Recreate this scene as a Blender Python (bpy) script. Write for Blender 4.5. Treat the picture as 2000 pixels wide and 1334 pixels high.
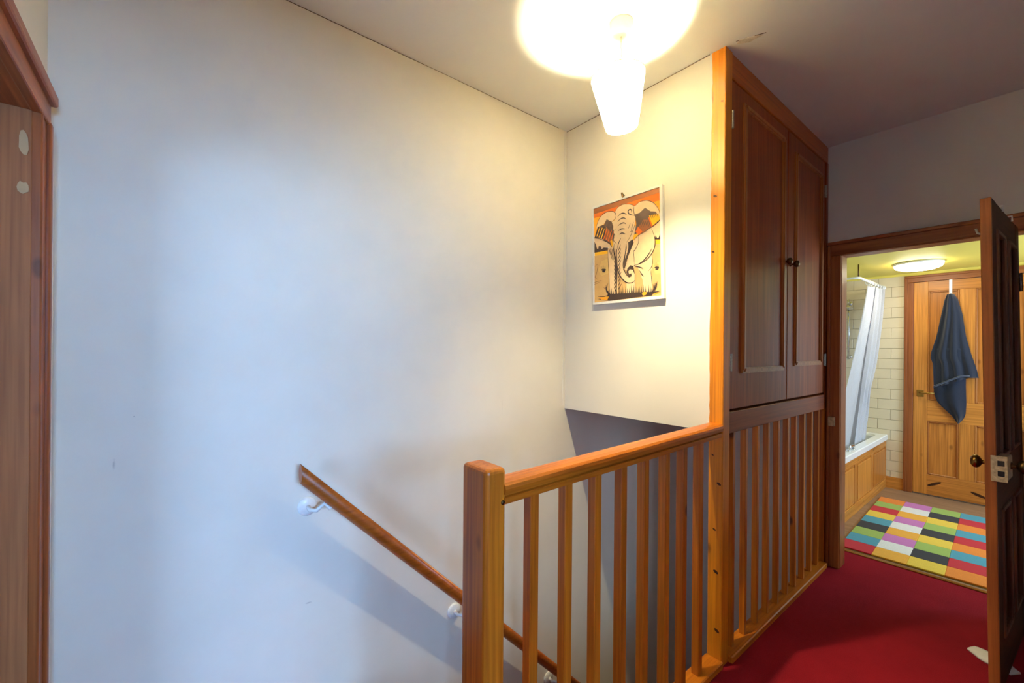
import bpy, bmesh, math, random
from mathutils import Vector, Matrix
from mathutils.geometry import tessellate_polygon

random.seed(7)
for o in list(bpy.data.objects):
    bpy.data.objects.remove(o, do_unlink=True)
scene = bpy.context.scene
COL = scene.collection

# ------------------------------------------------------------------ camera
EYE = 1.349
TH = math.radians(51.168)           # heading, measured from the stair direction (+x)
ROLL = math.radians(0.474)
FWD = Vector((math.cos(TH), math.sin(TH), 0))
RGT = Vector((math.sin(TH), -math.cos(TH), 0))
UP = Vector((0, 0, 1))
xc = RGT * math.cos(ROLL) + UP * math.sin(ROLL)
yc = UP * math.cos(ROLL) - RGT * math.sin(ROLL)
zc = -FWD
cam_data = bpy.data.cameras.new('camera')
cam = bpy.data.objects.new('camera', cam_data)
COL.objects.link(cam)
cam.matrix_world = Matrix(((xc.x, yc.x, zc.x, 0), (xc.y, yc.y, zc.y, 0), (xc.z, yc.z, zc.z, EYE), (0, 0, 0, 1)))
cam_data.sensor_width = 36
cam_data.lens = 826.0 / 2000 * 36
cam_data.shift_y = 15.5 / 2000
cam_data.clip_start = 0.02
scene.camera = cam

# ------------------------------------------------------------------ world, exposure, daylight
world = bpy.data.worlds.new('sky')
scene.world = world
world.use_nodes = True
world.node_tree.nodes['Background'].inputs[0].default_value = (0.55, 0.72, 1.0, 1)
world.node_tree.nodes['Background'].inputs[1].default_value = 1.0
scene.view_settings.view_transform = 'Standard'
scene.view_settings.look = 'None'
scene.view_settings.gamma = 1
scene.view_settings.use_curve_mapping = False
scene.view_settings.exposure = 1.15

DAY = (0.26, 0.53, 1.0)
def area_light(name, loc, direction, sx, sy, power, color):
    d = bpy.data.lights.new(name, 'AREA')
    d.shape = 'RECTANGLE'; d.size = sx; d.size_y = sy; d.energy = power; d.color = color
    o = bpy.data.objects.new(name, d); COL.objects.link(o)
    o.location = loc
    o.rotation_euler = Vector(direction).to_track_quat('-Z', 'Y').to_euler()
    return o
# daylight at the window planes of the rooms beside and behind the viewer and of the bathroom
area_light('window_bedroom_offscreen', (-3.65, -0.45, 1.15), (1, 0, 0), 1.3, 1.5, 65, DAY)
area_light('window_study_offscreen', (0.15, -3.65, 1.75), (0, 1, 0), 1.5, 0.8, 110, DAY)
area_light('window_bathroom_offscreen', (4.6, -1.25, 1.45), (0, 1, 0), 1.0, 1.05, 24, (0.5, 0.72, 1.0))

# ------------------------------------------------------------------ materials
def srgb(r, g, b):
    def f(c):
        c /= 255.0
        return c / 12.92 if c <= 0.04045 else ((c + 0.055) / 1.055) ** 2.4
    return (f(r), f(g), f(b), 1)

def new_mat(name):
    m = bpy.data.materials.new(name); m.use_nodes = True
    nt = m.node_tree
    return m, nt, nt.nodes['Principled BSDF']

def N(nt, t, **kw):
    n = nt.nodes.new(t)
    for k, v in kw.items():
        setattr(n, k, v)
    return n

def coords(nt, scale=(1, 1, 1), rnd=True):
    tc = N(nt, 'ShaderNodeTexCoord')
    oi = N(nt, 'ShaderNodeObjectInfo')
    mul = N(nt, 'ShaderNodeMath', operation='MULTIPLY'); mul.inputs[1].default_value = 37.0 if rnd else 0.0
    nt.links.new(oi.outputs['Random'], mul.inputs[0])
    add = N(nt, 'ShaderNodeVectorMath', operation='ADD')
    nt.links.new(tc.outputs['Object'], add.inputs[0]); nt.links.new(mul.outputs[0], add.inputs[1])
    mp = N(nt, 'ShaderNodeMapping'); mp.inputs['Scale'].default_value = scale
    nt.links.new(add.outputs[0], mp.inputs['Vector'])
    return mp.outputs['Vector']

def ramp(nt, fac, stops):
    r = N(nt, 'ShaderNodeValToRGB')
    e = r.color_ramp.elements
    while len(e) < len(stops): e.new(0.5)
    for el, (p, c) in zip(e, stops):
        el.position = p; el.color = c
    nt.links.new(fac, r.inputs[0])
    return r.outputs['Color']

def mix(nt, fac, a, b, mode='MIX'):
    m = N(nt, 'ShaderNodeMix', data_type='RGBA', blend_type=mode)
    for sock, v in ((m.inputs[0], fac), (m.inputs[6], a), (m.inputs[7], b)):
        if hasattr(v, 'links'): nt.links.new(v, sock)
        else: sock.default_value = v
    return m.outputs[2]

def noise(nt, vec, scale, detail=4, rough=0.55, dist=0.0):
    n = N(nt, 'ShaderNodeTexNoise')
    n.inputs['Scale'].default_value = scale; n.inputs['Detail'].default_value = detail
    n.inputs['Roughness'].default_value = rough; n.inputs['Distortion'].default_value = dist
    nt.links.new(vec, n.inputs['Vector'])
    return n.outputs['Fac']

def bump(nt, bsdf, h, strength, dist=0.002):
    b = N(nt, 'ShaderNodeBump'); b.inputs['Strength'].default_value = strength; b.inputs['Distance'].default_value = dist
    nt.links.new(h, b.inputs['Height']); nt.links.new(b.outputs[0], bsdf.inputs['Normal'])

def wood(name, light, dark, axis='z', rough=0.35, knots=0.5, wear=0.0, coat=0.08, spec=0.35):
    m, nt, b = new_mat(name)
    ax = 'xyz'.index(axis)
    s = [30, 30, 30]; s[ax] = 1.6
    v = coords(nt, s)
    g1 = noise(nt, v, 1.0, 5, 0.6, 0.8)
    s2 = [110, 110, 110]; s2[ax] = 2.5
    g2 = noise(nt, coords(nt, s2), 1.0, 2, 0.5, 0.2)
    c = ramp(nt, g1, [(0.28, dark), (0.5, tuple((a + d) / 2 for a, d in zip(light, dark))), (0.72, light)])
    c = mix(nt, 0.35, c, ramp(nt, g2, [(0.35, tuple(x * 0.6 for x in dark[:3]) + (1,)), (0.65, light)]), 'MIX')
    if knots > 0:
        s3 = [9, 9, 9]; s3[ax] = 5.0
        vo = N(nt, 'ShaderNodeTexVoronoi'); vo.inputs['Scale'].default_value = 1.0
        nt.links.new(coords(nt, s3), vo.inputs['Vector'])
        k = ramp(nt, vo.outputs['Distance'], [(0.0, (1, 1, 1, 1)), (0.09, (1, 1, 1, 1)), (0.17, (0, 0, 0, 1))])
        sel = ramp(nt, vo.outputs['Color'], [(0.55, (0, 0, 0, 1)), (0.6, (1, 1, 1, 1))])
        kf = mix(nt, 1.0, k, sel, 'MULTIPLY')
        mm = N(nt, 'ShaderNodeMath', operation='MULTIPLY'); mm.inputs[1].default_value = knots
        nt.links.new(kf, mm.inputs[0])
        c = mix(nt, mm.outputs[0], c, tuple(x * 0.22 for x in dark[:3]) + (1,))
    if wear > 0:
        sw = [60, 60, 60]; sw[ax] = 14
        w = noise(nt, coords(nt, sw), 1.0, 6, 0.7)
        wf = ramp(nt, w, [(0.70, (0, 0, 0, 1)), (0.74, (wear, wear, wear, 1))])
        c = mix(nt, wf, c, srgb(226, 196, 150))
    oi = N(nt, 'ShaderNodeObjectInfo')      # every board differs a little in tone
    c = mix(nt, 1.0, c, ramp(nt, oi.outputs['Random'], [(0.0, (0.82, 0.74, 0.66, 1)), (0.5, (0.97, 0.95, 0.93, 1)), (1.0, (1.08, 1.12, 1.1, 1))]), 'MULTIPLY')
    nt.links.new(c, b.inputs['Base Color'])
    b.inputs['Roughness'].default_value = rough
    b.inputs['Specular IOR Level'].default_value = spec
    b.inputs['Coat Weight'].default_value = coat
    b.inputs['Coat Roughness'].default_value = 0.25
    bump(nt, b, g2, 0.12, 0.001)
    return m

def paint(name, col, mott=0.06, rough=0.7, scale=3.0, relief=0.15):
    m, nt, b = new_mat(name)
    v = coords(nt, (1, 1, 1), rnd=False)
    n1 = noise(nt, v, scale, 5, 0.6)
    c = ramp(nt, n1, [(0.3, tuple(x * (1 - mott) for x in col[:3]) + (1,)), (0.7, col)])
    nt.links.new(c, b.inputs['Base Color'])
    b.inputs['Roughness'].default_value = rough
    bump(nt, b, noise(nt, v, 120, 3), relief, 0.001)
    return m

def plain(name, col, rough=0.5, metal=0.0, spec=0.5, grain=60, amount=0.08):
    m, nt, b = new_mat(name)
    n1 = noise(nt, coords(nt), grain, 3)
    c = ramp(nt, n1, [(0.3, tuple(x * (1 - amount) for x in col[:3]) + (1,)), (0.7, col)])
    nt.links.new(c, b.inputs['Base Color'])
    b.inputs['Roughness'].default_value = rough; b.inputs['Metallic'].default_value = metal
    b.inputs['Specular IOR Level'].default_value = spec
    return m

def glow(name, col, strength):
    m, nt, b = new_mat(name)
    b.inputs['Base Color'].default_value = col
    b.inputs['Emission Color'].default_value = col
    b.inputs['Emission Strength'].default_value = strength
    return m

def carpet(name, c1, c2):
    m, nt, b = new_mat(name)
    v = coords(nt, (1, 1, 1), rnd=False)
    f = noise(nt, v, 420, 3, 0.7)
    big = noise(nt, v, 4, 4)
    c = mix(nt, ramp(nt, big, [(0.35, (0, 0, 0, 1)), (0.7, (0.5, 0.5, 0.5, 1))]), ramp(nt, f, [(0.3, c1), (0.7, c2)]), c2)
    nt.links.new(c, b.inputs['Base Color'])
    b.inputs['Roughness'].default_value = 0.95; b.inputs['Specular IOR Level'].default_value = 0.1
    b.inputs['Sheen Weight'].default_value = 0.15; b.inputs['Sheen Tint'].default_value = c2
    bump(nt, b, f, 0.7, 0.004)
    return m

def fabric(name, col, weave=500, rough=0.9, sheen=0.3, trans=0.0):
    m, nt, b = new_mat(name)
    f = noise(nt, coords(nt, (1, 1, 1), rnd=False), weave, 2, 0.7)
    c = ramp(nt, f, [(0.3, tuple(x * 0.7 for x in col[:3]) + (1,)), (0.7, col)])
    nt.links.new(c, b.inputs['Base Color'])
    b.inputs['Roughness'].default_value = rough; b.inputs['Sheen Weight'].default_value = sheen
    bump(nt, b, f, 0.5, 0.002)
    if trans > 0:
        t = N(nt, 'ShaderNodeBsdfTranslucent'); nt.links.new(c, t.inputs['Color'])
        ms = N(nt, 'ShaderNodeMixShader'); ms.inputs[0].default_value = trans
        nt.links.new(b.outputs[0], ms.inputs[1]); nt.links.new(t.outputs[0], ms.inputs[2])
        nt.links.new(ms.outputs[0], nt.nodes['Material Output'].inputs['Surface'])
    return m

PINE_L, PINE_D = srgb(210, 124, 28), srgb(166, 82, 14)
STAIN_L, STAIN_D = srgb(164, 80, 32), srgb(118, 54, 18)
M = {}
for a in 'xyz':
    M['pine_' + a] = wood('pine_' + a, PINE_L, PINE_D, a, 0.34, 0.9)
    M['pine_worn_' + a] = wood('pine_worn_' + a, PINE_L, PINE_D, a, 0.36, 0.6, 0.8)
    M['trim_' + a] = wood('trim_' + a, srgb(176, 104, 52), srgb(132, 70, 30), a, 0.4, 0.5, 0.35)
    M['stain_' + a] = wood('stain_' + a, srgb(176, 90, 36), srgb(128, 60, 22), a, 0.42, 0.0, 0.0, 0.05, 0.25)
    M['honey_' + a] = wood('honey_' + a, srgb(222, 146, 64), srgb(178, 108, 40), a, 0.38, 0.5)
    M['ebony_' + a] = wood('ebony_' + a, srgb(84, 48, 26), srgb(52, 29, 15), a, 0.6, 0.0, 0.2, 0.0, 0.2)
    M['rail_' + a] = wood('rail_' + a, srgb(196, 106, 30), srgb(156, 76, 16), a, 0.33, 0.0)
M['post'] = wood('post_pine', srgb(222, 140, 28), srgb(190, 106, 14), 'z', 0.33, 1.0, 0.4)
M['moulding'] = wood('moulding_pine', srgb(196, 128, 66), srgb(156, 92, 40), 'z', 0.36, 0.0)
M['lining'] = wood('lining_bare_wood', srgb(170, 108, 62), srgb(144, 84, 44), 'z', 0.6, 0.0, 0.0, 0.0)
M['dark_moulding'] = wood('dark_moulding', srgb(112, 66, 34), srgb(70, 38, 18), 'z', 0.45, 0.0, 0.3)
M['wall'] = paint('cream_wall_paint', srgb(232, 226, 212), 0.04)
M['wall_grey'] = paint('grey_white_wall_paint', srgb(226, 223, 214), 0.04)
M['ceiling'] = paint('ceiling_paint', srgb(236, 238, 236), 0.04, 0.8)
M['white_gloss'] = plain('white_gloss_paint', srgb(236, 234, 228), 0.3)
M['filler'] = plain('wood_filler', srgb(184, 148, 104), 0.8)
M['carpet'] = carpet('burgundy_carpet', srgb(108, 14, 26), srgb(162, 28, 42))
M['brass'] = plain('aged_brass', srgb(168, 128, 62), 0.32, 1.0)
M['dark_brass'] = plain('dark_brass', srgb(96, 74, 46), 0.38, 1.0)
M['steel'] = plain('worn_steel', srgb(190, 186, 176), 0.35, 0.9, 0.5, 200, 0.5)
M['chrome'] = plain('chrome', srgb(220, 222, 224), 0.12, 1.0)
M['lock'] = plain('cream_lock_paint', srgb(206, 188, 152), 0.5, 0.2, 0.5, 90, 0.45)
M['black'] = plain('dark_slot', srgb(24, 20, 18), 0.6)
M['tile'] = plain('cream_tile_glaze', srgb(226, 208, 174), 0.15, 0, 0.5, 8, 0.06)
M['grout'] = plain('beige_grout', srgb(186, 166, 132), 0.9)
M['lime'] = paint('lime_yellow_paint', srgb(240, 220, 100), 0.05, 0.55)
M['tub'] = plain('white_bath_enamel', srgb(244, 244, 242), 0.12)
M['laminate'] = wood('brown_laminate', srgb(168, 132, 104), srgb(130, 98, 74), 'y', 0.4, 0.0)
M['curtain'] = fabric('white_curtain_cloth', srgb(222, 222, 230), 300, 0.6, 0.2, 0.35)
M['towel'] = fabric('navy_terry_cloth', srgb(58, 66, 88), 260, 1.0, 0.5)
M['paper'] = plain('white_paper', srgb(238, 236, 230), 0.8)
M['plaster'] = plain('torn_plaster', srgb(240, 232, 216), 0.9, 0, 0.2, 80, 0.3)
M['crack'] = plain('plaster_crack', srgb(104, 84, 62), 0.9)
for n, c in (('orange', (244, 138, 22)), ('green', (160, 188, 86)), ('red', (204, 16, 34)), ('yellow', (244, 206, 62)), ('blue', (74, 156, 178)),
             ('black', (40, 40, 42)), ('pink', (206, 120, 190)), ('white', (238, 236, 232)), ('amber', (246, 176, 44))):
    M['rug_' + n] = fabric('rug_' + n, srgb(*c), 350, 0.95, 0.1)
for n, c in (('brown', (120, 72, 42)), ('rust', (206, 100, 28)), ('amber', (232, 160, 40)), ('cream', (234, 204, 160)), ('gold', (240, 184, 40)),
             ('tan', (206, 166, 108)), ('sand', (216, 180, 112)), ('dark', (58, 44, 42))):
    M['art_' + n] = plain('print_' + n, srgb(*c), 0.6, 0, 0.3, 30, 0.1)

# lamp shade: thin paper, lets light through
m, nt, b = new_mat('paper_lamp_shade')
b.inputs['Base Color'].default_value = srgb(250, 236, 190); b.inputs['Roughness'].default_value = 0.8
t = N(nt, 'ShaderNodeBsdfTranslucent'); t.inputs['Color'].default_value = (1.0, 0.92, 0.62, 1)
ms = N(nt, 'ShaderNodeMixShader'); ms.inputs[0].default_value = 0.9
nt.links.new(b.outputs[0], ms.inputs[1]); nt.links.new(t.outputs[0], ms.inputs[2])
nt.links.new(ms.outputs[0], nt.nodes['Material Output'].inputs['Surface'])
M['shade'] = m
M['bulb'] = glow('warm_bulb', (1.0, 0.86, 0.54, 1), 3300)
M['diffuser'] = glow('white_diffuser', (1.0, 0.93, 0.72, 1), 12.5)

# ------------------------------------------------------------------ builders
def tag(o, label=None, cat=None, group=None, kind=None):
    if label: o['label'] = label
    if cat: o['category'] = cat
    if group: o['group'] = group
    if kind: o['kind'] = kind
    return o

def thing(name, loc, label, cat, group=None):
    o = bpy.data.objects.new(name, None); COL.objects.link(o)
    o.location = loc; o.empty_display_size = 0.1
    return tag(o, label, cat, group)

def world_loc(o):
    v = Vector((0, 0, 0))
    while o is not None:
        v += o.location; o = o.parent
    return v

def finish(name, bm, mat, parent=None, origin=None, smooth=False):
    """Links a bmesh given in world coordinates as one object whose origin is `origin`."""
    bmesh.ops.recalc_face_normals(bm, faces=bm.faces)
    me = bpy.data.meshes.new(name)
    if origin is None:
        if bm.verts:
            c = [0, 0, 0]
            lo = [min(v.co[i] for v in bm.verts) for i in range(3)]; hi = [max(v.co[i] for v in bm.verts) for i in range(3)]
            origin = Vector(((lo[0] + hi[0]) / 2, (lo[1] + hi[1]) / 2, lo[2]))
        else: origin = Vector((0, 0, 0))
    origin = Vector(origin)
    bmesh.ops.translate(bm, verts=bm.verts, vec=-origin)
    bm.to_mesh(me); bm.free()
    for mt in (mat if isinstance(mat, (list, tuple)) else [mat]):
        me.materials.append(M[mt] if isinstance(mt, str) else mt)
    if smooth:
        for p in me.polygons: p.use_smooth = True
    o = bpy.data.objects.new(name, me); COL.objects.link(o)
    if parent is not None:
        o.parent = parent
        o.location = origin - world_loc(parent)
    else:
        o.location = origin
    return o

def add_box(bm, x, y, z, bev=0.0, seg=1, idx=0):
    xs, ys, zs = sorted(x), sorted(y), sorted(z)
    r = bmesh.ops.create_cube(bm, size=1)
    vs = r['verts']
    for v in vs:
        v.co = Vector((xs[0] + (v.co.x + .5) * (xs[1] - xs[0]), ys[0] + (v.co.y + .5) * (ys[1] - ys[0]), zs[0] + (v.co.z + .5) * (zs[1] - zs[0])))
    es = list({e for v in vs for e in v.link_edges})
    for f in {f for v in vs for f in v.link_faces}: f.material_index = idx
    if bev > 0:
        bmesh.ops.bevel(bm, geom=es, offset=bev, segments=seg, affect='EDGES', profile=0.5)

def box(name, x, y, z, mat, parent=None, bev=0.003, seg=1):
    bm = bmesh.new(); add_box(bm, x, y, z, bev, seg)
    return finish(name, bm, mat, parent)

def add_prism(bm, pts, vec):
    """pts: 3D polygon; extruded by vec."""
    a = [bm.verts.new(p) for p in pts]; b2 = [bm.verts.new(Vector(p) + Vector(vec)) for p in pts]
    n = len(pts)
    bm.faces.new(a); bm.faces.new(list(reversed(b2)))
    for i in range(n):
        bm.faces.new((a[i], b2[i], b2[(i + 1) % n], a[(i + 1) % n]))

def add_lathe(bm, profile, centre, axis=(0, 0, 1), seg=24, cap=True):
    """profile: (radius, height) list, swept round axis through centre."""
    q = Vector((0, 0, 1)).rotation_difference(Vector(axis).normalized()).to_matrix()
    rings = []
    for r, h in profile:
        ring = []
        for k in range(seg):
            a = 2 * math.pi * k / seg
            ring.append(bm.verts.new(Vector(centre) + q @ Vector((r * math.cos(a), r * math.sin(a), h))))
        rings.append(ring)
    for i in range(len(rings) - 1):
        for k in range(seg):
            bm.faces.new((rings[i][k], rings[i][(k + 1) % seg], rings[i + 1][(k + 1) % seg], rings[i + 1][k]))
    if cap:
        bm.faces.new(list(reversed(rings[0]))); bm.faces.new(rings[-1])

def add_tube(bm, path, rad, seg=10):
    path = [Vector(p) for p in path]
    rings = []
    prev = None
    for i, p in enumerate(path):
        d = (path[min(i + 1, len(path) - 1)] - path[max(i - 1, 0)]).normalized()
        if prev is None:
            n = d.orthogonal().normalized()
        else:
            n = (prev - d * prev.dot(d)).normalized()
        prev = n
        bb = d.cross(n)
        rr = rad[i] if isinstance(rad, (list, tuple)) else rad
        rings.append([bm.verts.new(p + (n * math.cos(2 * math.pi * k / seg) + bb * math.sin(2 * math.pi * k / seg)) * rr) for k in range(seg)])
    for i in range(len(rings) - 1):
        for k in range(seg):
            bm.faces.new((rings[i][k], rings[i][(k + 1) % seg], rings[i + 1][(k + 1) % seg], rings[i + 1][k]))
    bm.faces.new(list(reversed(rings[0]))); bm.faces.new(rings[-1])

def lathe(name, profile, centre, mat, parent=None, axis=(0, 0, 1), seg=24, cap=True):
    bm = bmesh.new(); add_lathe(bm, profile, centre, axis, seg, cap)
    return finish(name, bm, mat, parent, smooth=True)

def tube(name, path, rad, mat, parent=None, seg=10):
    bm = bmesh.new(); add_tube(bm, path, rad, seg)
    return finish(name, bm, mat, parent, smooth=True)

def struct(name, boxes, mat, label=None, bev=0.0):
    bm = bmesh.new()
    for x, y, z in boxes: add_box(bm, x, y, z, bev)
    o = finish(name, bm, mat, None, origin=(0, 0, 0))
    return tag(o, label, None, None, 'structure')

# ------------------------------------------------------------------ the setting
H = 2.65        # ceiling height
YW = 1.768      # long stair wall
XE = 1.831      # bulkhead wall over the stairs
YP = 0.837      # landing face of balustrade and cupboard
XL = -0.28      # wall with the near doorway
XB = 3.25       # bathroom wall
XF = 5.59       # far bathroom wall
LOW = -2.65     # hall floor below
ZC = 2.12       # bathroom ceiling

def S(name, boxes, mat, label, cat):
    o = struct(name, boxes, mat, label); o['category'] = cat
    return o

S('floor', [((-.45, 3.575), (-1.1, 0.9), (-.2, 0)), ((-.45, .42), (0.9, YW), (-.2, 0))], 'carpet', 'burgundy red carpet covering the landing floor', 'floor')
S('ceiling', [((-.45, 3.35), (-1.1, 1.9), (H, H + .1))], 'ceiling', 'painted landing ceiling with the pendant lamp', 'ceiling')

# long stair wall with one dark scuff
m, nt, b = new_mat('cream_stair_wall_paint')
v = coords(nt, (1, 1, 1), rnd=False)
cc = ramp(nt, noise(nt, v, 3.0, 5, 0.6), [(0.3, srgb(226, 220, 206)), (0.7, srgb(234, 228, 214))])
for (px, pz, sx, sz, st) in ((-.135, 0.99, 0.006, 0.045, 0.5), (0.42, 0.36, 0.03, 0.008, 0.35), (1.02, 0.2, 0.004, 0.004, 0.5), (1.36, 1.05, 0.006, 0.10, 0.18), (-.09, 1.13, 0.004, 0.004, 0.6)):
    mp = N(nt, 'ShaderNodeMapping'); mp.inputs['Location'].default_value = (-px / sx, 0, -pz / sz); mp.inputs['Scale'].default_value = (1 / sx, 0, 1 / sz)
    tc = N(nt, 'ShaderNodeTexCoord'); nt.links.new(tc.outputs['Object'], mp.inputs['Vector'])
    ln = N(nt, 'ShaderNodeVectorMath', operation='LENGTH'); nt.links.new(mp.outputs['Vector'], ln.inputs[0])
    dist = N(nt, 'ShaderNodeMath', operation='ADD'); nt.links.new(ln.outputs['Value'], dist.inputs[0]); nt.links.new(noise(nt, v, 60, 3), dist.inputs[1])
    f = ramp(nt, dist.outputs[0], [(0.55, (st, st, st, 1)), (0.98, (0, 0, 0, 1))])
    cc = mix(nt, f, cc, srgb(120, 112, 104))
nt.links.new(cc, b.inputs['Base Color']); b.inputs['Roughness'].default_value = 0.7
bump(nt, b, noise(nt, v, 110, 3), 0.15, 0.001)
S('wall_left', [((-.45, 3.35), (YW, YW + .12), (LOW, H))], m, 'long cream painted wall beside the stairs', 'wall')

S('wall_front', [((XE, XE + .04), (YP + .06, YW), (1.0, H))], 'wall', 'cream bulkhead wall holding the elephant picture', 'wall')
S('trim_soffit', [((XE + .04, XB), (YP + .05, YW), (1.0, 1.03))], 'wall', 'underside of the cupboard over the stairs', 'soffit')
S('wall_back', [((-.45, -.25), (-1.1, -1.0), (0, H)), ((.65, 3.35), (-1.1, -1.0), (0, H)), ((-.25, .65), (-1.1, -1.0), (1.97, H))], 'wall', 'cream landing wall behind the viewer with a doorway', 'wall')
S('wall_door', [((-.45, XL), (-1.0, .75), (0, H)), ((-.45, XL), (1.615, YW), (0, H)), ((-.45, XL), (.75, 1.615), (1.96, H))], 'wall', 'wall with the wood-trimmed doorway at the stair head', 'wall')
S('wall_bathroom', [((XB, XB + .1), (.775, YW), (-.2, H)), ((XB, XB + .1), (-1.0, .03), (0, H)), ((XB, XB + .1), (.03, .775), (1.96, H))], 'wall_grey', 'grey-white wall above the bathroom doorway', 'wall')

# rooms that feed daylight to the landing
S('floor_bedroom', [((-3.7, -.45), (-2.6, 2.6), (-.2, 0))], 'carpet', 'carpeted floor of the room beyond the near doorway', 'floor')
S('ceiling_bedroom', [((-3.7, -.45), (-2.6, 2.6), (H, H + .1))], 'ceiling', 'ceiling of the room beyond the near doorway', 'ceiling')
S('wall_bedroom', [((-3.6, -.45), (2.5, 2.6), (0, H)), ((-3.6, -.45), (-2.6, -2.5), (0, H)), ((-.55, -.45), (YW, 2.5), (0, H)), ((-.55, -.45), (-2.5, -1.0), (0, H)),
                   ((-3.7, -3.6), (-2.6, -1.15), (0, H)), ((-3.7, -3.6), (.25, 2.6), (0, H)), ((-3.7, -3.6), (-1.15, .25), (0, .35)), ((-3.7, -3.6), (-1.15, .25), (1.95, H))], 'wall', 'pale walls of the daylit room beyond the near doorway', 'wall')
S('light_block_partition', [((-1.1, -.45), (.5, .58), (0, H))], 'wall', 'short added partition blocking light inside the unseen room beyond the near doorway', 'wall')  # added out of view to block light heading for the near doorway
S('floor_study', [((-.45, 2.0), (-3.6, -1.1), (-.2, 0))], 'carpet', 'carpeted floor of the room behind the viewer', 'floor')
S('ceiling_study', [((-.45, 2.0), (-3.6, -1.1), (H, H + .1))], 'ceiling', 'ceiling of the room behind the viewer', 'ceiling')
S('wall_study', [((-.45, -.35), (-3.6, -1.1), (0, H)), ((1.9, 2.0), (-3.6, -1.1), (0, H)), ((-.45, -.65 + .05), (-3.7, -3.6), (0, H)), ((.9, 2.0), (-3.7, -3.6), (0, H)),
                 ((-.6, .9), (-3.7, -3.6), (0, 1.33)), ((-.6, .9), (-3.7, -3.6), (2.17, H))], 'wall', 'pale walls of the daylit room behind the viewer', 'wall')

# hall below the stairs
S('floor_hall', [((-.45, 3.35), (.4, YW), (LOW - .1, LOW))], 'carpet', 'carpeted hall floor at the foot of the stairs', 'floor')
S('wall_hall', [((.42, 2.55), (.8, .88), (LOW, -.2)), ((2.55, 3.25), (.8, .88), (-.6, -.2)), ((-.45, -.35), (.8, YW), (LOW, -.2)), ((XB, XB + .1), (.8, YW), (LOW, -.2)), ((2.45, 3.35), (.4, .5), (LOW, -.2)), ((2.45, 2.55), (.5, .8), (LOW, -.2)), ((3.25, 3.35), (.5, .8), (LOW, -.2))], 'wall', 'plain hall walls around the foot of the stairs', 'wall')

# bathroom shell
S('floor_bathroom', [((3.575, XF + .1), (-1.2, 1.72), (-.2, 0)), ((3.35, 3.575), (.9, 1.72), (-.2, 0))], 'laminate', 'brown laminate bathroom floor behind the rug', 'floor')
S('ceiling_bathroom', [((XB + .1, XF + .1), (-1.3, 1.76), (ZC, ZC + .1)), ((XF - .002, XF + .011), (-1.19, 1.655), (2.0925, ZC + .01))], 'lime', 'lime yellow painted bathroom ceiling', 'ceiling')
S('wall_bathroom_side', [((XB + .1, XF), (1.66, 1.76), (0, ZC)), ((XB + .1, 4.1), (-1.3, -1.2), (0, ZC)), ((5.1, XF + .1), (-1.3, -1.2), (0, ZC)), ((4.1, 5.1), (-1.3, -1.2), (0, .9)), ((4.1, 5.1), (-1.3, -1.2), (2.0, ZC)),
                         ((XB, XB + .1), (-1.3, -1.0), (0, H))], 'wall_grey', 'pale side walls of the bathroom', 'wall')
wt = S('wall_bathroom_far', [((XF + .012, XF + .11), (-1.3, 1.76), (0, ZC))], 'wall_grey', 'far bathroom wall with cream brick-shaped tiles and a pine door', 'wall')
# tiles: each its own piece on a grout bed, half-bond
gb = bmesh.new(); add_box(gb, (XF + .004, XF + .02), (.815, 1.66), (.0, 2.1))
finish('grout_bed', gb, 'grout', wt, origin=(0, 0, 0))
TW, THT = .2, .1015
tile_meshes = {}
row = 0
z = 2.1
while z > 0.09:
    z0 = z - THT
    y = .815 - (TW / 2 if row % 2 else 0.0)
    while y < 1.655:
        ya, yb = max(y + .0012, .815), min(y + TW - .0012, 1.66)
        if yb - ya > .02:
            key = (round(yb - ya, 3))
            if key not in tile_meshes:
                bm = bmesh.new(); add_box(bm, (-.004, .006), (0, yb - ya), (.0012, THT - .0012), .0018)
                o = finish('tile', bm, 'tile', wt, origin=(0, 0, 0)); tile_meshes[key] = o.data
            else:
                o = bpy.data.objects.new('tile', tile_meshes[key]); COL.objects.link(o); o.parent = wt
            o.location = Vector((XF + random.uniform(-.0006, .0006), ya, z0)) - world_loc(wt)
        y += TW
    z -= THT; row += 1

S('baseboard_far', [((XF - .012, XF + .012), (.80, .95), (0, .115))], 'honey_y', 'short pine baseboard between bath and far door', 'baseboard')

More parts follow.
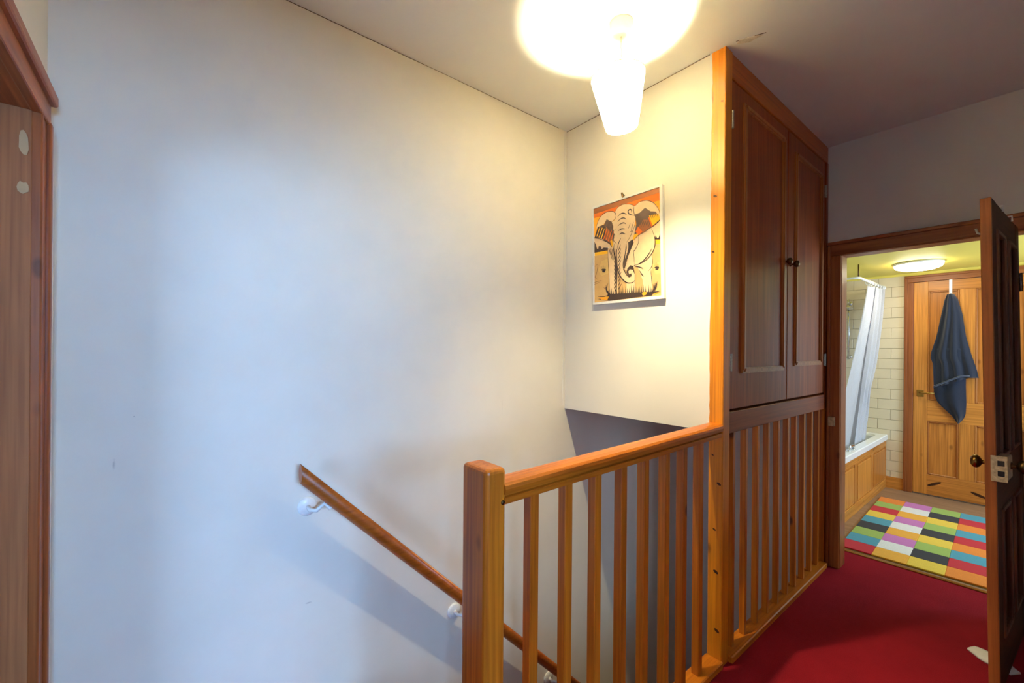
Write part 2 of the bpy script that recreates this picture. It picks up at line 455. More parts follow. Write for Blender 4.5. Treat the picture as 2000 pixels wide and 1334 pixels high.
# ------------------------------------------------------------------ near doorway (bare wood lining, architraves)
def frame_root(name, loc, label, cat):
    o = thing(name, loc, label, cat); o['kind'] = 'structure'; return o
t1 = frame_root('trim_doorway', (XL, 1.6, 0), 'brown wooden doorway lining and architrave at the stair head', 'door frame')
box('jamb_lining', (-.47, XL + .002), (1.6, 1.618), (0, 1.96), 'lining', t1, .002)
box('jamb_lining', (-.47, XL + .002), (.745, .763), (0, 1.96), 'lining', t1, .002)
box('head_lining', (-.47, XL + .002), (.745, 1.618), (1.945, 1.962), 'trim_y', t1, .002)
def architrave(name, y0, y1, z0, z1, vertical, inner_low, parent):
    # stepped moulding: flat, groove, raised back band
    bm = bmesh.new()
    if vertical:
        add_box(bm, (XL - .004, XL + .016), (y0, y1), (z0, z1), .003)
        a, c2 = (y1 - .022, y1 + .002) if inner_low else (y0 - .002, y0 + .022)
        add_box(bm, (XL - .003, XL + .025), (a, c2), (z0, z1), .005, 2)
        a, c2 = (y0 - .002, y0 + .01) if inner_low else (y1 - .01, y1 + .002)
        add_box(bm, (XL - .003, XL + .02), (a, c2), (z0, z1), .004, 2)
    else:
        add_box(bm, (XL - .004, XL + .018), (y0, y1), (z0, z1), .003)
        add_box(bm, (XL - .003, XL + .032), (y0 - .003, y1 + .003), (z1 - .03, z1 + .002), .006, 2)
        add_box(bm, (XL - .003, XL + .022), (y0 + .001, y1 - .001), (z0 - .002, z0 + .012), .004, 2)
    return finish(name, bm, 'trim_z' if vertical else 'trim_y', parent)
architrave('architrave', 1.603, 1.69, 0, 1.95, True, True, t1)
architrave('architrave', .67, .756, 0, 1.95, True, False, t1)
architrave('head_architrave', .655, 1.705, 1.945, 2.035, False, True, t1)
# pale filler in the old hinge mortises
for zz, hh in ((1.86, .046), (1.745, .024)):
    bm = bmesh.new()
    pts = []
    for k in range(12):
        a = 2 * math.pi * k / 12
        r = random.uniform(.75, 1.15)
        pts.append(Vector((-.293 + .010 * r * math.cos(a), 1.6002, zz + hh * r * math.sin(a) * .7)))
    add_prism(bm, pts, (0, -.0012, 0))
    finish('filler_patch', bm, 'filler', t1)
# ragged wall paint lapping the architrave edge
def ragged(name, base, along, across, length, w, parent, mat='wall', seed=1, thick=(0, 0, 0)):
    rnd = random.Random(seed)
    bm = bmesh.new()
    n = 60
    pts = [Vector(base), Vector(base) + Vector(along) * length]
    off = 0
    for k in range(n, -1, -1):
        off = 0.6 * off + rnd.uniform(0, w)
        pts.append(Vector(base) + Vector(along) * (length * k / n) + Vector(across) * max(.0008, off * .6))
    vs = [bm.verts.new(p) for p in pts]
    for k in range(n):
        pass
    bmesh.ops.triangle_fill(bm, edges=[bm.edges.new((vs[i], vs[(i + 1) % len(vs)])) for i in range(len(vs))], use_beauty=True)
    r = bmesh.ops.extrude_face_region(bm, geom=bm.faces[:])
    bmesh.ops.translate(bm, verts=[g for g in r['geom'] if isinstance(g, bmesh.types.BMVert)], vec=Vector(thick))
    return finish(name, bm, mat, parent)
ragged('paint_edge', (XL + .025, 1.691, .0), (0, 0, 1), (0, -1, 0), 1.94, .006, t1, 'wall', 3, (.0006, 0, 0))
# the door of the near doorway stands folded back flat against the added partition in the room beyond
d3 = thing('door_3', (-.87, .62, 0), 'brown panelled door folded back inside the near doorway', 'door'); d3['kind'] = 'structure'
box('slab', (-1.27, -.47), (.585, .62), (.01, 1.94), 'stain_z', d3)
for xa in (-1.18, -.83):
    for za, zb in ((.2, .8), (1.0, 1.8)):
        box('panel', (xa, xa + .28), (.618, .628), (za, zb), 'stain_z', d3, .003)

# ------------------------------------------------------------------ bathroom doorway
t2 = frame_root('trim_bathroom_doorway', (XB, .4, 0), 'worn wooden frame around the bathroom doorway', 'door frame')
box('jamb', (XB - .002, XB + .105), (.765, .785), (0, 1.97), 'trim_z', t2, .002)
box('jamb', (XB - .002, XB + .105), (.02, .04), (0, 1.97), 'trim_z', t2, .002)
box('head', (XB - .002, XB + .105), (.02, .785), (1.95, 1.97), 'trim_y', t2, .002)
for (y0, y1, iy) in ((.768, .834, 1), (-.03, .037, -1)):
    bm = bmesh.new()
    add_box(bm, (XB - .016, XB + .002), (y0, y1), (0, 1.951), .003)
    a, c2 = (y1 - .016, y1 + .0015) if iy > 0 else (y0 - .0015, y0 + .016)
    add_box(bm, (XB - .024, XB + .001), (a, c2), (0, 2.017), .004, 2)
    finish('architrave', bm, 'trim_z', t2)
bm = bmesh.new()
add_box(bm, (XB - .016, XB + .002), (-.03, .834), (1.952, 2.036), .003)
add_box(bm, (XB - .026, XB + .001), (-.035, .837), (2.018, 2.0395), .005, 2)
finish('head_architrave', bm, 'trim_y', t2)
# keep of the old rim lock on the jamb
bm = bmesh.new()
add_box(bm, (XB - .03, XB - .014), (.79, .826), (.885, .945), .003)
finish('lock_keep', bm, 'lock', t2)
th = box('threshold_strip', (3.565, 3.595), (-.05, .93), (-.002, .006), 'brass', None, .002)
tag(th, 'thin brass threshold strip between red carpet and bathroom rug', 'threshold')

# ------------------------------------------------------------------ far pine door in the bathroom
t3 = frame_root('trim_far_door', (XF, .4, 0), 'pine frame around the far bathroom door', 'door frame')
for (y0, y1) in ((.752, .815), (-.11, -.047)):
    bm = bmesh.new()
    add_box(bm, (XF - .016, XF + .0135), (y0, y1), (0, 2.027), .003)
    a, c2 = (y1 - .02, y1 + .0015) if y0 > 0 else (y0 - .0015, y0 + .02)
    add_box(bm, (XF - .026, XF + .013), (a, c2), (0, 2.069), .004, 2)
    finish('architrave', bm, 'trim_z', t3)
bm = bmesh.new()
add_box(bm, (XF - .016, XF + .012), (-.11, .815), (2.028, 2.09), .003)
add_box(bm, (XF - .026, XF + .013), (-.112, .817), (2.07, 2.0915), .004, 2)
finish('head_architrave', bm, 'trim_y', t3)

d2 = thing('door_2', (XF, .35, 0), 'honey pine four-panel door on the far bathroom wall with a brass lever', 'door'); d2['kind'] = 'structure'
DX = XF - .012
YA, YB = -.047, .75
ST = .098
MU = (.347 + .447) / 2
def honey(name, y, z, ax, x0=DX): return box(name, (x0, XF + .011), y, z, 'honey_' + ax, d2, .002)
honey('stile', (YB - ST, YB), (.012, 2.024), 'z'); honey('stile', (YA, YA + ST), (.012, 2.024), 'z')
honey('muntin', (.348, .446), (.2, .705), 'z'); honey('muntin', (.348, .446), (.90, 1.93), 'z')
honey('top_rail', (YA + ST, YB - ST), (1.93, 2.024), 'y')
honey('lock_rail', (YA + ST, YB - ST), (.705, .90), 'y')
honey('bottom_rail', (YA + ST, YB - ST), (.012, .2), 'y')
for (y0, y1) in ((.446, YB - ST), (YA + ST, .348)):
    for (z0, z1) in ((.2, .705), (.90, 1.93)):
        p = box('panel', (XF + .001, XF + .011), (y0, y1), (z0, z1), 'honey_z', d2, 0)
        for nm, yy, zz in (('panel_moulding', (y0, y0 + .014), (z0, z1)), ('panel_moulding', (y1 - .014, y1), (z0, z1)), ('panel_moulding', (y0 + .013, y1 - .013), (z0, z0 + .014)), ('panel_moulding', (y0 + .013, y1 - .013), (z1 - .014, z1))):
            box(nm, (XF - .012, XF + .003), yy, zz, 'moulding', p, .004)
pl = box('latch_plate', (DX - .004, DX + .001), (.675, .725), (.93, .995), 'brass', d2, .002)
tube('lever', [(DX - .002, .70, .968), (DX - .03, .70, .968), (DX - .04, .69, .968), (DX - .04, .65, .97), (DX - .036, .60, .972)], [.009, .009, .009, .007, .006], 'brass', pl)
# dark knots of the bottom rail
for (yy, zz, ang) in ((.60, .12, .5), (.32, .09, -.35)):
    bm = bmesh.new()
    pts = []
    for k in range(10):
        a = 2 * math.pi * k / 10
        u, w = .055 * math.cos(a), .012 * math.sin(a)
        pts.append(Vector((DX - .0002, yy - (u * math.cos(ang) - w * math.sin(ang)), zz + u * math.sin(ang) + w * math.cos(ang))))
    add_prism(bm, pts, (-.0006, 0, 0))
    finish('knot', bm, 'ebony_y', d2)

# flat print of the picture: outlines in millimetres from the picture's centre
ART_POLYS = [
 ('brown', [(-198,255),(208,257),(209,229),(-198,223)]),
 ('rust', [(-198,225),(209,231),(211,191),(-196,200)]),
 ('amber', [(-196,203),(211,193),(216,101),(-192,89)]),
 ('cream', [(-192,102),(-73,93),(216,104),(218,10),(150,13),(-191,29)]),
 ('gold', [(-189,14),(218,10),(219,-20),(-187,-13)]),
 ('tan', [(-189,-7),(219,-14),(223,-264),(-186,-264)]),
 ('sand', [(-140,-43),(-86,-33),(-41,-77),(-86,-113),(-140,-124),(-164,-89)]),
 ('sand', [(172,-109),(220,-100),(221,-155),(190,-156)]),
 ('dark', [(-191,73),(-181,55),(-173,31),(-165,27),(-161,43),(-145,38),(-140,23),(-126,28),(-98,22),(-97,8),(-191,11)]),
 ('dark', [(182,11),(189,31),(196,14),(204,16),(216,42),(218,4)]),
 ('cream', [(29,72),(84,83),(124,63),(166,66),(181,29),(186,-5),(179,-38),(168,-63),(172,-92),(168,-125),(163,-147),(170,-181),(173,-248),(120,-244),(117,-175),(102,-138),(87,-108),(66,-100),(31,-70)]),
 ('cream', [(-98,18),(-85,24),(-34,1),(-32,-234),(-83,-233),(-89,-112),(-99,-25)]),
 ('cream', [(21,-157),(74,-163),(75,-242),(24,-237)]),
 ('cream', [(-57,41),(71,40),(92,13),(72,-18),(67,-58),(72,-101),(59,-118),(31,-120),(-26,-97),(-86,-27),(-87,16)]),
 ('dark', [(28,25),(57,37),(64,18),(30,-46),(10,-108),(1,-65),(20,-21)]),
 ('dark', [(21,-127),(28,-106),(45,-93),(63,-99),(70,-134),(72,-152),(52,-164),(32,-152)]),
 ('dark', [(-58,29),(-40,2),(-33,-96),(-38,-216),(-49,-142),(-52,-57)]),
 ('cream', [(-27,35),(12,25),(20,-3),(7,-54),(3,-95),(21,-136),(40,-154),(54,-149),(51,-135),(38,-138),(33,-123),(42,-114),(59,-118),(73,-146),(74,-170),(54,-182),(21,-177),(-11,-147),(-30,-108),(-38,-59),(-39,1)]),
 ('cream', [(-55,201),(-37,221),(-1,229),(42,218),(69,201),(64,169),(74,138),(70,104),(54,72),(38,46),(19,27),(-13,49),(-41,33),(-62,57),(-57,84),(-69,104),(-65,128),(-77,155),(-58,158),(-47,178)]),
 ('cream', [(-182,141),(-168,176),(-147,202),(-112,215),(-66,208),(-47,187),(-50,167),(-75,156),(-108,177),(-127,154),(-166,149)]),
 ('dark', [(-108,177),(-76,156),(-65,122),(-57,72),(-64,36),(-71,18),(-86,40),(-142,80),(-192,92),(-168,149),(-125,152)]),
 ('brown', [(-124,79),(-110,138),(-86,108),(-69,68),(-72,32),(-87,47)]),
 ('cream', [(69,201),(96,215),(136,212),(174,191),(203,151),(215,103),(187,143),(157,153),(128,178),(103,161),(71,154),(63,175)]),
 ('dark', [(63,159),(98,161),(128,179),(159,153),(187,145),(214,102),(201,88),(188,82),(163,75),(137,65),(111,56),(91,49),(61,29),(71,75),(78,108),(73,144)]),
 ('brown', [(84,83),(117,122),(143,116),(168,76),(124,59),(92,53)]),
 ('rust', [(146,126),(157,126),(186,84),(163,76)]),
 ('rust', [(74,71),(89,94),(114,63),(91,51)]),
 ('gold', [(57,37),(65,57),(84,62),(90,52),(62,29)]),
 ('cream', [(-64,36),(-49,31),(-35,-47),(-47,-33),(-58,-7)]),
 ('cream', [(19,21),(31,30),(33,-11),(13,-55),(16,-20)]),
 ('gold', [(-178,99),(-173,96),(-151,144),(-155,146)]),
 ('gold', [(-162,91),(-157,88),(-135,136),(-139,139)]),
 ('gold', [(-146,82),(-141,80),(-120,129),(-123,131)]),
 ('rust', [(-130,74),(-125,72),(-104,122),(-108,124)]),
 ('rust', [(-114,66),(-110,64),(-89,115),(-92,117)]),
 ('rust', [(-99,58),(-94,56),(-73,108),(-77,110)]),
 ('rust', [(-83,50),(-79,48),(-58,101),(-62,103)]),
 ('gold', [(-83,55),(-72,59),(-63,36),(-71,19)]),
 ('gold', [(151,134),(156,135),(181,83),(170,81)]),
 ('gold', [(160,134),(165,135),(188,87),(176,85)]),
 ('gold', [(170,133),(175,134),(194,90),(183,89)]),
 ('gold', [(179,132),(184,133),(200,94),(189,92)]),
 ('gold', [(188,132),(193,133),(206,98),(195,96)]),
 ('gold', [(198,131),(203,132),(212,101),(201,99)]),
 ('dark', [(-162,-247),(-99,-243),(-96,-225),(-93,-201),(-89,-226),(-86,-226),(-83,-201),(-79,-226),(-74,-226),(-71,-195),(-67,-227),(-63,-227),(-60,-207),(-56,-228),(-52,-228),(-49,-184),(-45,-228),(-42,-228),(-39,-189),(-35,-229),(-31,-229),(-28,-205),(-25,-229),(-23,-229),(-21,-190),(-17,-230),(-13,-230),(-11,-205),(-7,-230),(-6,-230),(-3,-187),(1,-231),(4,-231),(6,-193),(10,-231),(15,-231),(18,-194),(22,-232),(27,-232),(29,-205),(33,-233),(38,-233),(40,-204),(44,-233),(49,-233),(52,-191),(55,-234),(57,-234),(59,-215),(63,-234),(64,-234),(67,-189),(71,-235),(73,-235),(76,-201),(79,-235),(82,-235),(84,-205),(88,-236),(90,-236),(93,-210),(96,-236),(100,-236),(102,-204),(106,-237),(110,-237),(113,-201),(116,-237),(121,-237),(123,-197),(127,-238),(132,-238),(135,-203),(138,-239),(140,-239),(142,-198),(145,-239),(150,-239),(152,-197),(156,-240),(159,-240),(161,-204),(165,-240),(167,-240),(169,-218),(172,-241),(184,-240),(214,-241),(178,-252),(169,-259),(-84,-263)]),
 ('dark', [(-137,-87),(-113,-88),(-109,-95),(-115,-101),(-119,-107),(-135,-103),(-134,-95),(-145,-92)]),
 ('dark', [(187,-122),(206,-123),(209,-129),(205,-135),(201,-140),(188,-137),(190,-129),(181,-127)]),
 ('amber', [(-162,-238),(-88,-240),(-99,-259),(-138,-252)]),
 ('amber', [(172,-251),(214,-245),(191,-256)]),
 ('amber', [(114,-245),(127,-235),(143,-240),(137,-253),(121,-255)]),
]
ART_STROKES = [
 ([(-36,173),(-14,184),(7,180),(20,169)], 6.0),
 ([(-36,148),(-14,158),(4,157),(17,148)], 6.0),
 ([(-34,124),(-14,132),(4,132),(15,124)], 6.0),
 ([(-30,98),(-10,104),(11,99)], 6.0),
 ([(-24,78),(-8,82),(12,74)], 5.2),
 ([(71,154),(49,162),(32,174),(30,188),(42,192),(51,183),(46,175)], 6.8),
 ([(-55,201),(-37,221),(-1,229),(42,218),(69,201)], 3.0),
 ([(69,201),(96,215),(136,212),(174,191),(203,151),(215,103)], 3.0),
 ([(64,203),(63,175),(71,154)], 3.8),
 ([(-182,141),(-168,176),(-147,202),(-112,215),(-66,208),(-47,187),(-50,167),(-75,156)], 3.8),
 ([(-75,156),(-65,128),(-69,104),(-47,112)], 3.8),
 ([(-69,104),(-57,84),(-62,57),(-41,33)], 3.8),
 ([(74,138),(70,104),(54,72),(38,46),(19,27)], 3.0),
 ([(63,123),(54,101),(50,79),(42,78)], 3.8),
 ([(43,122),(36,105),(29,95)], 3.0),
 ([(166,66),(181,29),(186,-5),(179,-38),(151,-72),(112,-91),(67,-98)], 4.5),
 ([(169,-30),(151,-55),(119,-84),(86,-96)], 6.0),
 ([(67,-98),(93,-108),(119,-118)], 4.5),
 ([(96,-106),(119,-124)], 3.8),
 ([(91,44),(92,13),(72,-21),(63,-26),(67,-58),(71,-98)], 3.8),
 ([(168,-63),(172,-92),(168,-119),(149,-138)], 3.8),
 ([(163,-130),(169,-181),(173,-243)], 3.0),
 ([(100,-127),(113,-148),(125,-160)], 5.2),
 ([(-39,1),(-38,-59),(-30,-108),(-11,-147),(21,-177),(54,-183),(74,-173)], 6.0),
 ([(19,21),(20,-9),(7,-54),(3,-95),(21,-136),(40,-154)], 6.0),
 ([(74,-123),(74,-169),(75,-233)], 3.0),
 ([(-99,18),(-95,-38),(-89,-112),(-83,-223)], 3.0),
 ([(-13,57),(-27,35),(-37,1)], 4.5),
 ([(19,27),(15,-20),(9,-55)], 3.8),
 ([(33,24),(33,-11),(14,-61)], 3.8),
 ([(-57,35),(-57,-8),(-34,-60)], 4.5),
 ([(-192,92),(-142,75),(-87,41),(-71,18)], 3.8),
 ([(61,29),(91,49),(124,58),(150,69),(181,79),(188,82),(214,102)], 3.8),
 ([(-187,-67),(-166,-58),(-172,-101),(-183,-125),(-165,-140)], 2.2),
 ([(-187,-153),(-139,-148)], 4.5),
 ([(-187,-164),(-154,-157)], 4.5),
 ([(-162,-234),(-115,-237),(-84,-229)], 3.8),
 ([(172,-248),(214,-240)], 4.5),
 ([(-58,90),(-50,79)], 3.8),
 ([(120,-175),(120,-232)], 1.5),
 ([(-15,24),(-23,5),(-31,-9)], 4.5),
 ([(-12,3),(-23,-16),(-31,-30)], 4.5),
 ([(-14,-17),(-22,-36),(-31,-50)], 4.5),
 ([(-11,-38),(-22,-57),(-31,-71)], 4.5),
 ([(-11,-58),(-22,-77),(-31,-91)], 4.5),
 ([(-16,-78),(-22,-97),(-30,-112)], 4.5),
 ([(-16,-98),(-22,-118),(-30,-132)], 4.5),
 ([(-9,-120),(-21,-138),(-30,-153)], 4.5),
 ([(-13,-139),(-21,-159),(-30,-173)], 4.5),
 ([(-13,-160),(-21,-179),(-30,-194)], 4.5),
 ([(-7,-181),(-21,-199),(-29,-214)], 4.5),
 ([(-56,-18),(-45,-39),(-38,-53)], 5.2),
 ([(-56,-38),(-45,-58),(-38,-72)], 5.2),
 ([(-56,-57),(-45,-77),(-38,-92)], 5.2),
 ([(-56,-77),(-45,-97),(-38,-111)], 5.2),
 ([(-56,-96),(-44,-116),(-38,-130)], 5.2),
 ([(-55,-116),(-44,-135),(-37,-149)], 5.2),
 ([(-55,-135),(-44,-155),(-37,-169)], 5.2),
 ([(-55,-154),(-44,-174),(-37,-188)], 5.2),
 ([(-55,-174),(-44,-193),(-37,-207)], 5.2),
 ([(-55,-193),(-43,-213),(-37,-227)], 5.2),
 ([(51,15),(37,-6),(27,-20)], 4.5),
 ([(47,1),(33,-20),(24,-33)], 4.5),
 ([(43,-12),(29,-33),(21,-47)], 4.5),
 ([(39,-25),(25,-46),(17,-61)], 4.5),
 ([(35,-39),(21,-60),(14,-74)], 4.5),
 ([(31,-52),(17,-73),(10,-88)], 4.5),
 ([(26,-66),(13,-87),(7,-102)], 4.5),
 ([(22,-79),(8,-101),(4,-115)], 4.5),
 ([(-91,17),(-83,-3),(-67,-48)], 3.8),
 ([(-81,15),(-75,-4),(-62,-49)], 3.8),
 ([(-71,13),(-66,-6),(-57,-50)], 3.8),
 ([(-61,12),(-58,-7),(-52,-51)], 3.8),
 ([(-52,10),(-50,-9),(-46,-52)], 3.8),
 ([(-42,8),(-42,-10),(-41,-52)], 3.8),
 ([(94,133),(103,108),(111,86)], 4.5),
 ([(104,132),(114,105),(122,84)], 4.5),
 ([(115,130),(124,103),(132,81)], 4.5),
 ([(125,129),(135,101),(143,79)], 4.5),
 ([(136,128),(145,98),(153,77)], 4.5),
 ([(146,126),(155,96),(163,75)], 4.5),
 ([(-81,-230),(-96,-210),(-122,-188)], 3.8),
 ([(-81,-230),(-98,-209),(-115,-183)], 3.8),
 ([(-81,-230),(-101,-209),(-108,-178)], 3.8),
 ([(-81,-230),(-103,-209),(-101,-172)], 3.8),
 ([(-81,-230),(-105,-209),(-94,-167)], 3.8),
 ([(169,-245),(181,-227),(178,-204)], 3.8),
 ([(169,-245),(184,-227),(183,-202)], 3.8),
 ([(169,-245),(186,-228),(189,-199)], 3.8),
 ([(169,-245),(189,-228),(195,-196)], 3.8),
 ([(169,-245),(191,-228),(200,-194)], 3.8),
 ([(-126,-92),(-145,-73)], 2.2),
 ([(-126,-92),(-139,-71)], 2.2),
 ([(-126,-92),(-132,-69)], 2.2),
 ([(-126,-92),(-126,-67)], 2.2),
 ([(-126,-92),(-120,-71)], 2.2),
 ([(-126,-92),(-114,-75)], 2.2),
 ([(-126,-92),(-107,-79)], 2.2),
 ([(196,-126),(181,-110)], 2.2),
 ([(196,-126),(186,-108)], 2.2),
 ([(196,-126),(191,-106)], 2.2),
 ([(196,-126),(196,-104)], 2.2),
 ([(196,-126),(201,-108)], 2.2),
 ([(196,-126),(206,-111)], 2.2),
 ([(196,-126),(210,-115)], 2.2),
]

# ------------------------------------------------------------------ staircase (below the landing)
st = thing('staircase', (.42, 1.33, LOW), 'steep carpeted staircase descending beside the long cream wall', 'staircase')
for k in range(13):
    zt = -.2038 * (k + 1)
    x0 = .42 + .21 * k
    if k < 12: box('tread', (x0 - .0, x0 + .235), (.885, YW - .001), (zt - .03, zt), 'carpet', st, .01, 2)
    box('riser', (x0 - .02, x0), (.885, YW - .001), (zt, zt + .2038 - (.03 if k else 0)), 'carpet', st, .002)

# ------------------------------------------------------------------ floor-to-ceiling post
po = thing('wooden_post', (1.86, .868, 0), 'floor-to-ceiling golden pine post at the corner of the cupboard', 'post')
bm = bmesh.new(); add_box(bm, (1.829, 1.892), (YP, .899), (-.02, H), .003)
finish('shaft', bm, 'post', po)
ragged('paint_edge', (1.8288, .9, 1.03), (0, 0, 1), (0, -1, 0), H - 1.03, .006, po, 'wall', 5, (-.0006, 0, 0))
bm = bmesh.new()   # knots
for (yy, zz, r) in ((.851, 2.42, .006), (.878, 2.02, .008), (.885, 1.78, .007), (.852, .78, .009), (.87, .58, .007), (.862, .40, .011), (.856, .15, .011), (.88, .9, .005)):
    pts = [Vector((1.8289, yy + r * math.cos(2 * math.pi * k / 10) * 1.0, zz + r * .7 * math.sin(2 * math.pi * k / 10 + .5))) for k in range(10)]
    add_prism(bm, pts, (-.0008, 0, 0))
finish('knot', bm, 'ebony_z', po)['kind'] = 'stuff'

# ------------------------------------------------------------------ landing balustrade
ba = thing('stair_balustrade', (1.2, .868, 0), 'golden pine stair balustrade with square newel post and eight balusters', 'balustrade')
bm = bmesh.new(); add_box(bm, (.597, .661), (.838, .948), (-.15, 1.052), .012, 3)
finish('newel_post', bm, 'pine_worn_z', ba)
lathe('screw_plug', [(.006, 0), (.006, .002), (.004, .003)], (.649, .8382, .965), 'dark_brass', ba, (0, -1, 0), 12)
# moulded handrail, slightly rising to the post
prof = [(-.032, .0), (.032, .0), (.033, .014), (.031, .016), (.024, .018), (.024, .022), (.035, .026), (.037, .038), (.035, .047), (.028, .053), (.012, .056), (-.012, .056), (-.028, .053), (-.035, .047), (-.037, .038), (-.035, .026), (-.024, .022), (-.024, .018), (-.031, .016), (-.033, .014)]
bm = bmesh.new()
ra = [bm.verts.new((.655, .871 - u, .958 + w)) for u, w in prof]
rb = [bm.verts.new((1.830, .871 - u, .983 + w)) for u, w in prof]
for i in range(len(prof)):
    bm.faces.new((ra[i], ra[(i + 1) % len(prof)], rb[(i + 1) % len(prof)], rb[i]))
bm.faces.new(ra); bm.faces.new(list(reversed(rb)))
finish('handrail', bm, 'pine_worn_x', ba)
box('base_plate', (.655, 1.835), (.83, .905), (-.01, .028), 'pine_x', ba, .004)
bx = (.773, .907, 1.039, 1.171, 1.299, 1.433, 1.558, 1.686)
first = None
for k, x in enumerate(bx):
    if first is None:
        bm = bmesh.new(); add_box(bm, (-.0155, .0155), (-.0155, .0155), (0, 1.0), .002)
        first = finish('baluster', bm, 'pine_z', ba, origin=(0, 0, 0)); o = first
    else:
        o = first.copy(); COL.objects.link(o); o.parent = ba
    zt = .958 + (.983 - .958) * (x - .655) / 1.175
    o.location = Vector((x, .870, .02)) - ba.location
    o.scale.z = zt + .006 - .02

# ------------------------------------------------------------------ built-in cupboard over the stairs
cu = thing('built_in_cupboard', (2.56, YP + .02, 1.0), 'dark stained built-in cupboard with two tall panelled doors', 'cupboard')
box('top_rail', (1.892, XB), (YP + .004, YP + .05), (2.545, H), 'rail_x', cu, .003)
box('bottom_rail', (1.892, 3.208), (YP + .002, YP + .05), (.99, 1.083), 'stain_x', cu, .003)
box('stile', (3.208, XB), (YP + .002, YP + .05), (.99, 2.548), 'stain_z', cu, .003)
box('back_board', (1.892, XB), (YP + .05, YP + .06), (1.03, 2.6), 'stain_z', cu, 0)
def cup_door(x0, x1, mx, mz, knob_x, hinge_x, lab):
    d = box('door', (x0, x1), (YP + .008, YP + .03), (1.092, 2.54), 'stain_z', cu, .003)
    (a, c2), (e, f) = mx, mz
    w = .026
    y0, y1 = YP - .006, YP + .010
    def mitre(p):
        bm = bmesh.new(); add_prism(bm, [Vector((u, y1, v2)) for u, v2 in p], (0, y0 - y1, 0))
        bmesh.ops.bevel(bm, geom=[ed for ed in bm.edges if abs(ed.verts[0].co.y - y0) < 1e-5 and abs(ed.verts[1].co.y - y0) < 1e-5], offset=.006, segments=2, affect='EDGES')
        return finish('moulding', bm, 'moulding', d)
    mitre([(a, e), (a, f), (a + w, f - w), (a + w, e + w)])
    mitre([(c2, f), (c2, e), (c2 - w, e + w), (c2 - w, f - w)])
    mitre([(a, f), (c2, f), (c2 - w, f - w), (a + w, f - w)])
    mitre([(a, e), (a + w, e + w), (c2 - w, e + w), (c2, e)])
    lathe('knob', [(.011, 0), (.011, .004), (.006, .007), (.006, .018), (.015, .023), (.019, .031), (.017, .040), (.009, .045)], (knob_x, YP + .009, 1.822), 'dark_brass', d, (0, -1, 0), 20)
    for zz in (1.30, 2.36):
        bm = bmesh.new()
        add_lathe(bm, [(.006, -.038), (.006, .038)], (hinge_x, YP + .001, zz), (0, 0, 1), 10)
        add_box(bm, (hinge_x - .012, hinge_x + .012), (YP + .001, YP + .010), (zz - .036, zz + .036), .001)
        finish('hinge', bm, 'steel', d)
    return d
cup_door(1.898, 2.575, (2.016, 2.515), (1.25, 2.475), 2.515, 1.899, '')
cup_door(2.581, 3.204, (2.673, 3.133), (1.27, 2.45), 2.615, 3.203, '')

# ------------------------------------------------------------------ baluster screen under the cupboard
lb = thing('baluster_screen', (2.56, YP + .02, 0), 'row of narrow pine balusters standing under the cupboard doors', 'balustrade')
box('base_plate', (1.892, 3.21), (.818, .89), (-.01, .028), 'pine_x', lb, .004)
box('end_post', (3.208, XB), (YP + .002, YP + .05), (0, .992), 'pine_z', lb, .003)
lbx = (1.965, 2.095, 2.228, 2.356, 2.489, 2.624, 2.745, 2.878, 3.01, 3.134)
first2 = None
for x in lbx:
    if first2 is None:
        bm = bmesh.new(); add_box(bm, (-.0115, .0115), (-.013, .013), (0, .985), .002)
        first2 = finish('baluster', bm, 'pine_z', lb, origin=(0, 0, 0)); o = first2
    else:
        o = first2.copy(); COL.objects.link(o); o.parent = lb
    o.location = Vector((x, .861, .02)) - lb.location

# ------------------------------------------------------------------ wall handrail with brackets
hr = thing('wall_handrail', (.36, YW, .9), 'round wooden stair handrail on white brackets along the cream wall', 'handrail')
yr = YW - .07
p0, p1 = Vector((.372, yr, .885)), Vector((2.95, yr, -1.72))
d = (p1 - p0).normalized()
bm = bmesh.new()
up = Vector((0, 1, 0)).cross(d).normalized()
secs = []
for s_, cut in ((0.0, .02), (1.0, 0.0)):
    base = p0.lerp(p1, s_)
    ring = []
    for k in range(20):
        a = 2 * math.pi * k / 20
        ring.append(bm.verts.new(base + up * (.026 * math.cos(a)) + Vector((0, 1, 0)) * (.024 * math.sin(a)) + d * (cut * math.cos(a) * 1.3)))
    secs.append(ring)
for k in range(20): bm.faces.new((secs[0][k], secs[0][(k + 1) % 20], secs[1][(k + 1) % 20], secs[1][k]))
bm.faces.new(list(reversed(secs[0]))); bm.faces.new(secs[1])
for e in [e for e in bm.edges if len(e.link_faces) == 2]: e.smooth = True
o = finish('rail', bm, 'rail_x', hr)
for p in o.data.polygons: p.use_smooth = len(p.vertices) == 4
for x, z in ((.413, .737), (1.074, .082), (1.712, -.548), (2.4, -1.23)):
    brk = lathe('bracket', [(.036, 0), (.036, .004), (.030, .009), (.012, .011)], (x, YW, z), 'white_gloss', hr, (0, -1, 0), 24)
    tx = x + .075
    tz = p0.z + (p1.z - p0.z) * (tx - p0.x) / (p1.x - p0.x) - .03
    tube('bracket_arm', [(x, YW - .006, z), (x + .004, YW - .03, z - .008), (x + .02, YW - .055, z - .006), (x + .045, YW - .068, z + .02), (tx - .012, yr, tz - .004), (tx, yr, tz + .012)], [.009, .0075, .0075, .0075, .0075, .009], 'white_gloss', brk)
    dd = d * .03
    c = Vector((tx, yr, tz + .004))
    tube('saddle', [c - dd, c + dd], .006, 'white_gloss', brk, 8)

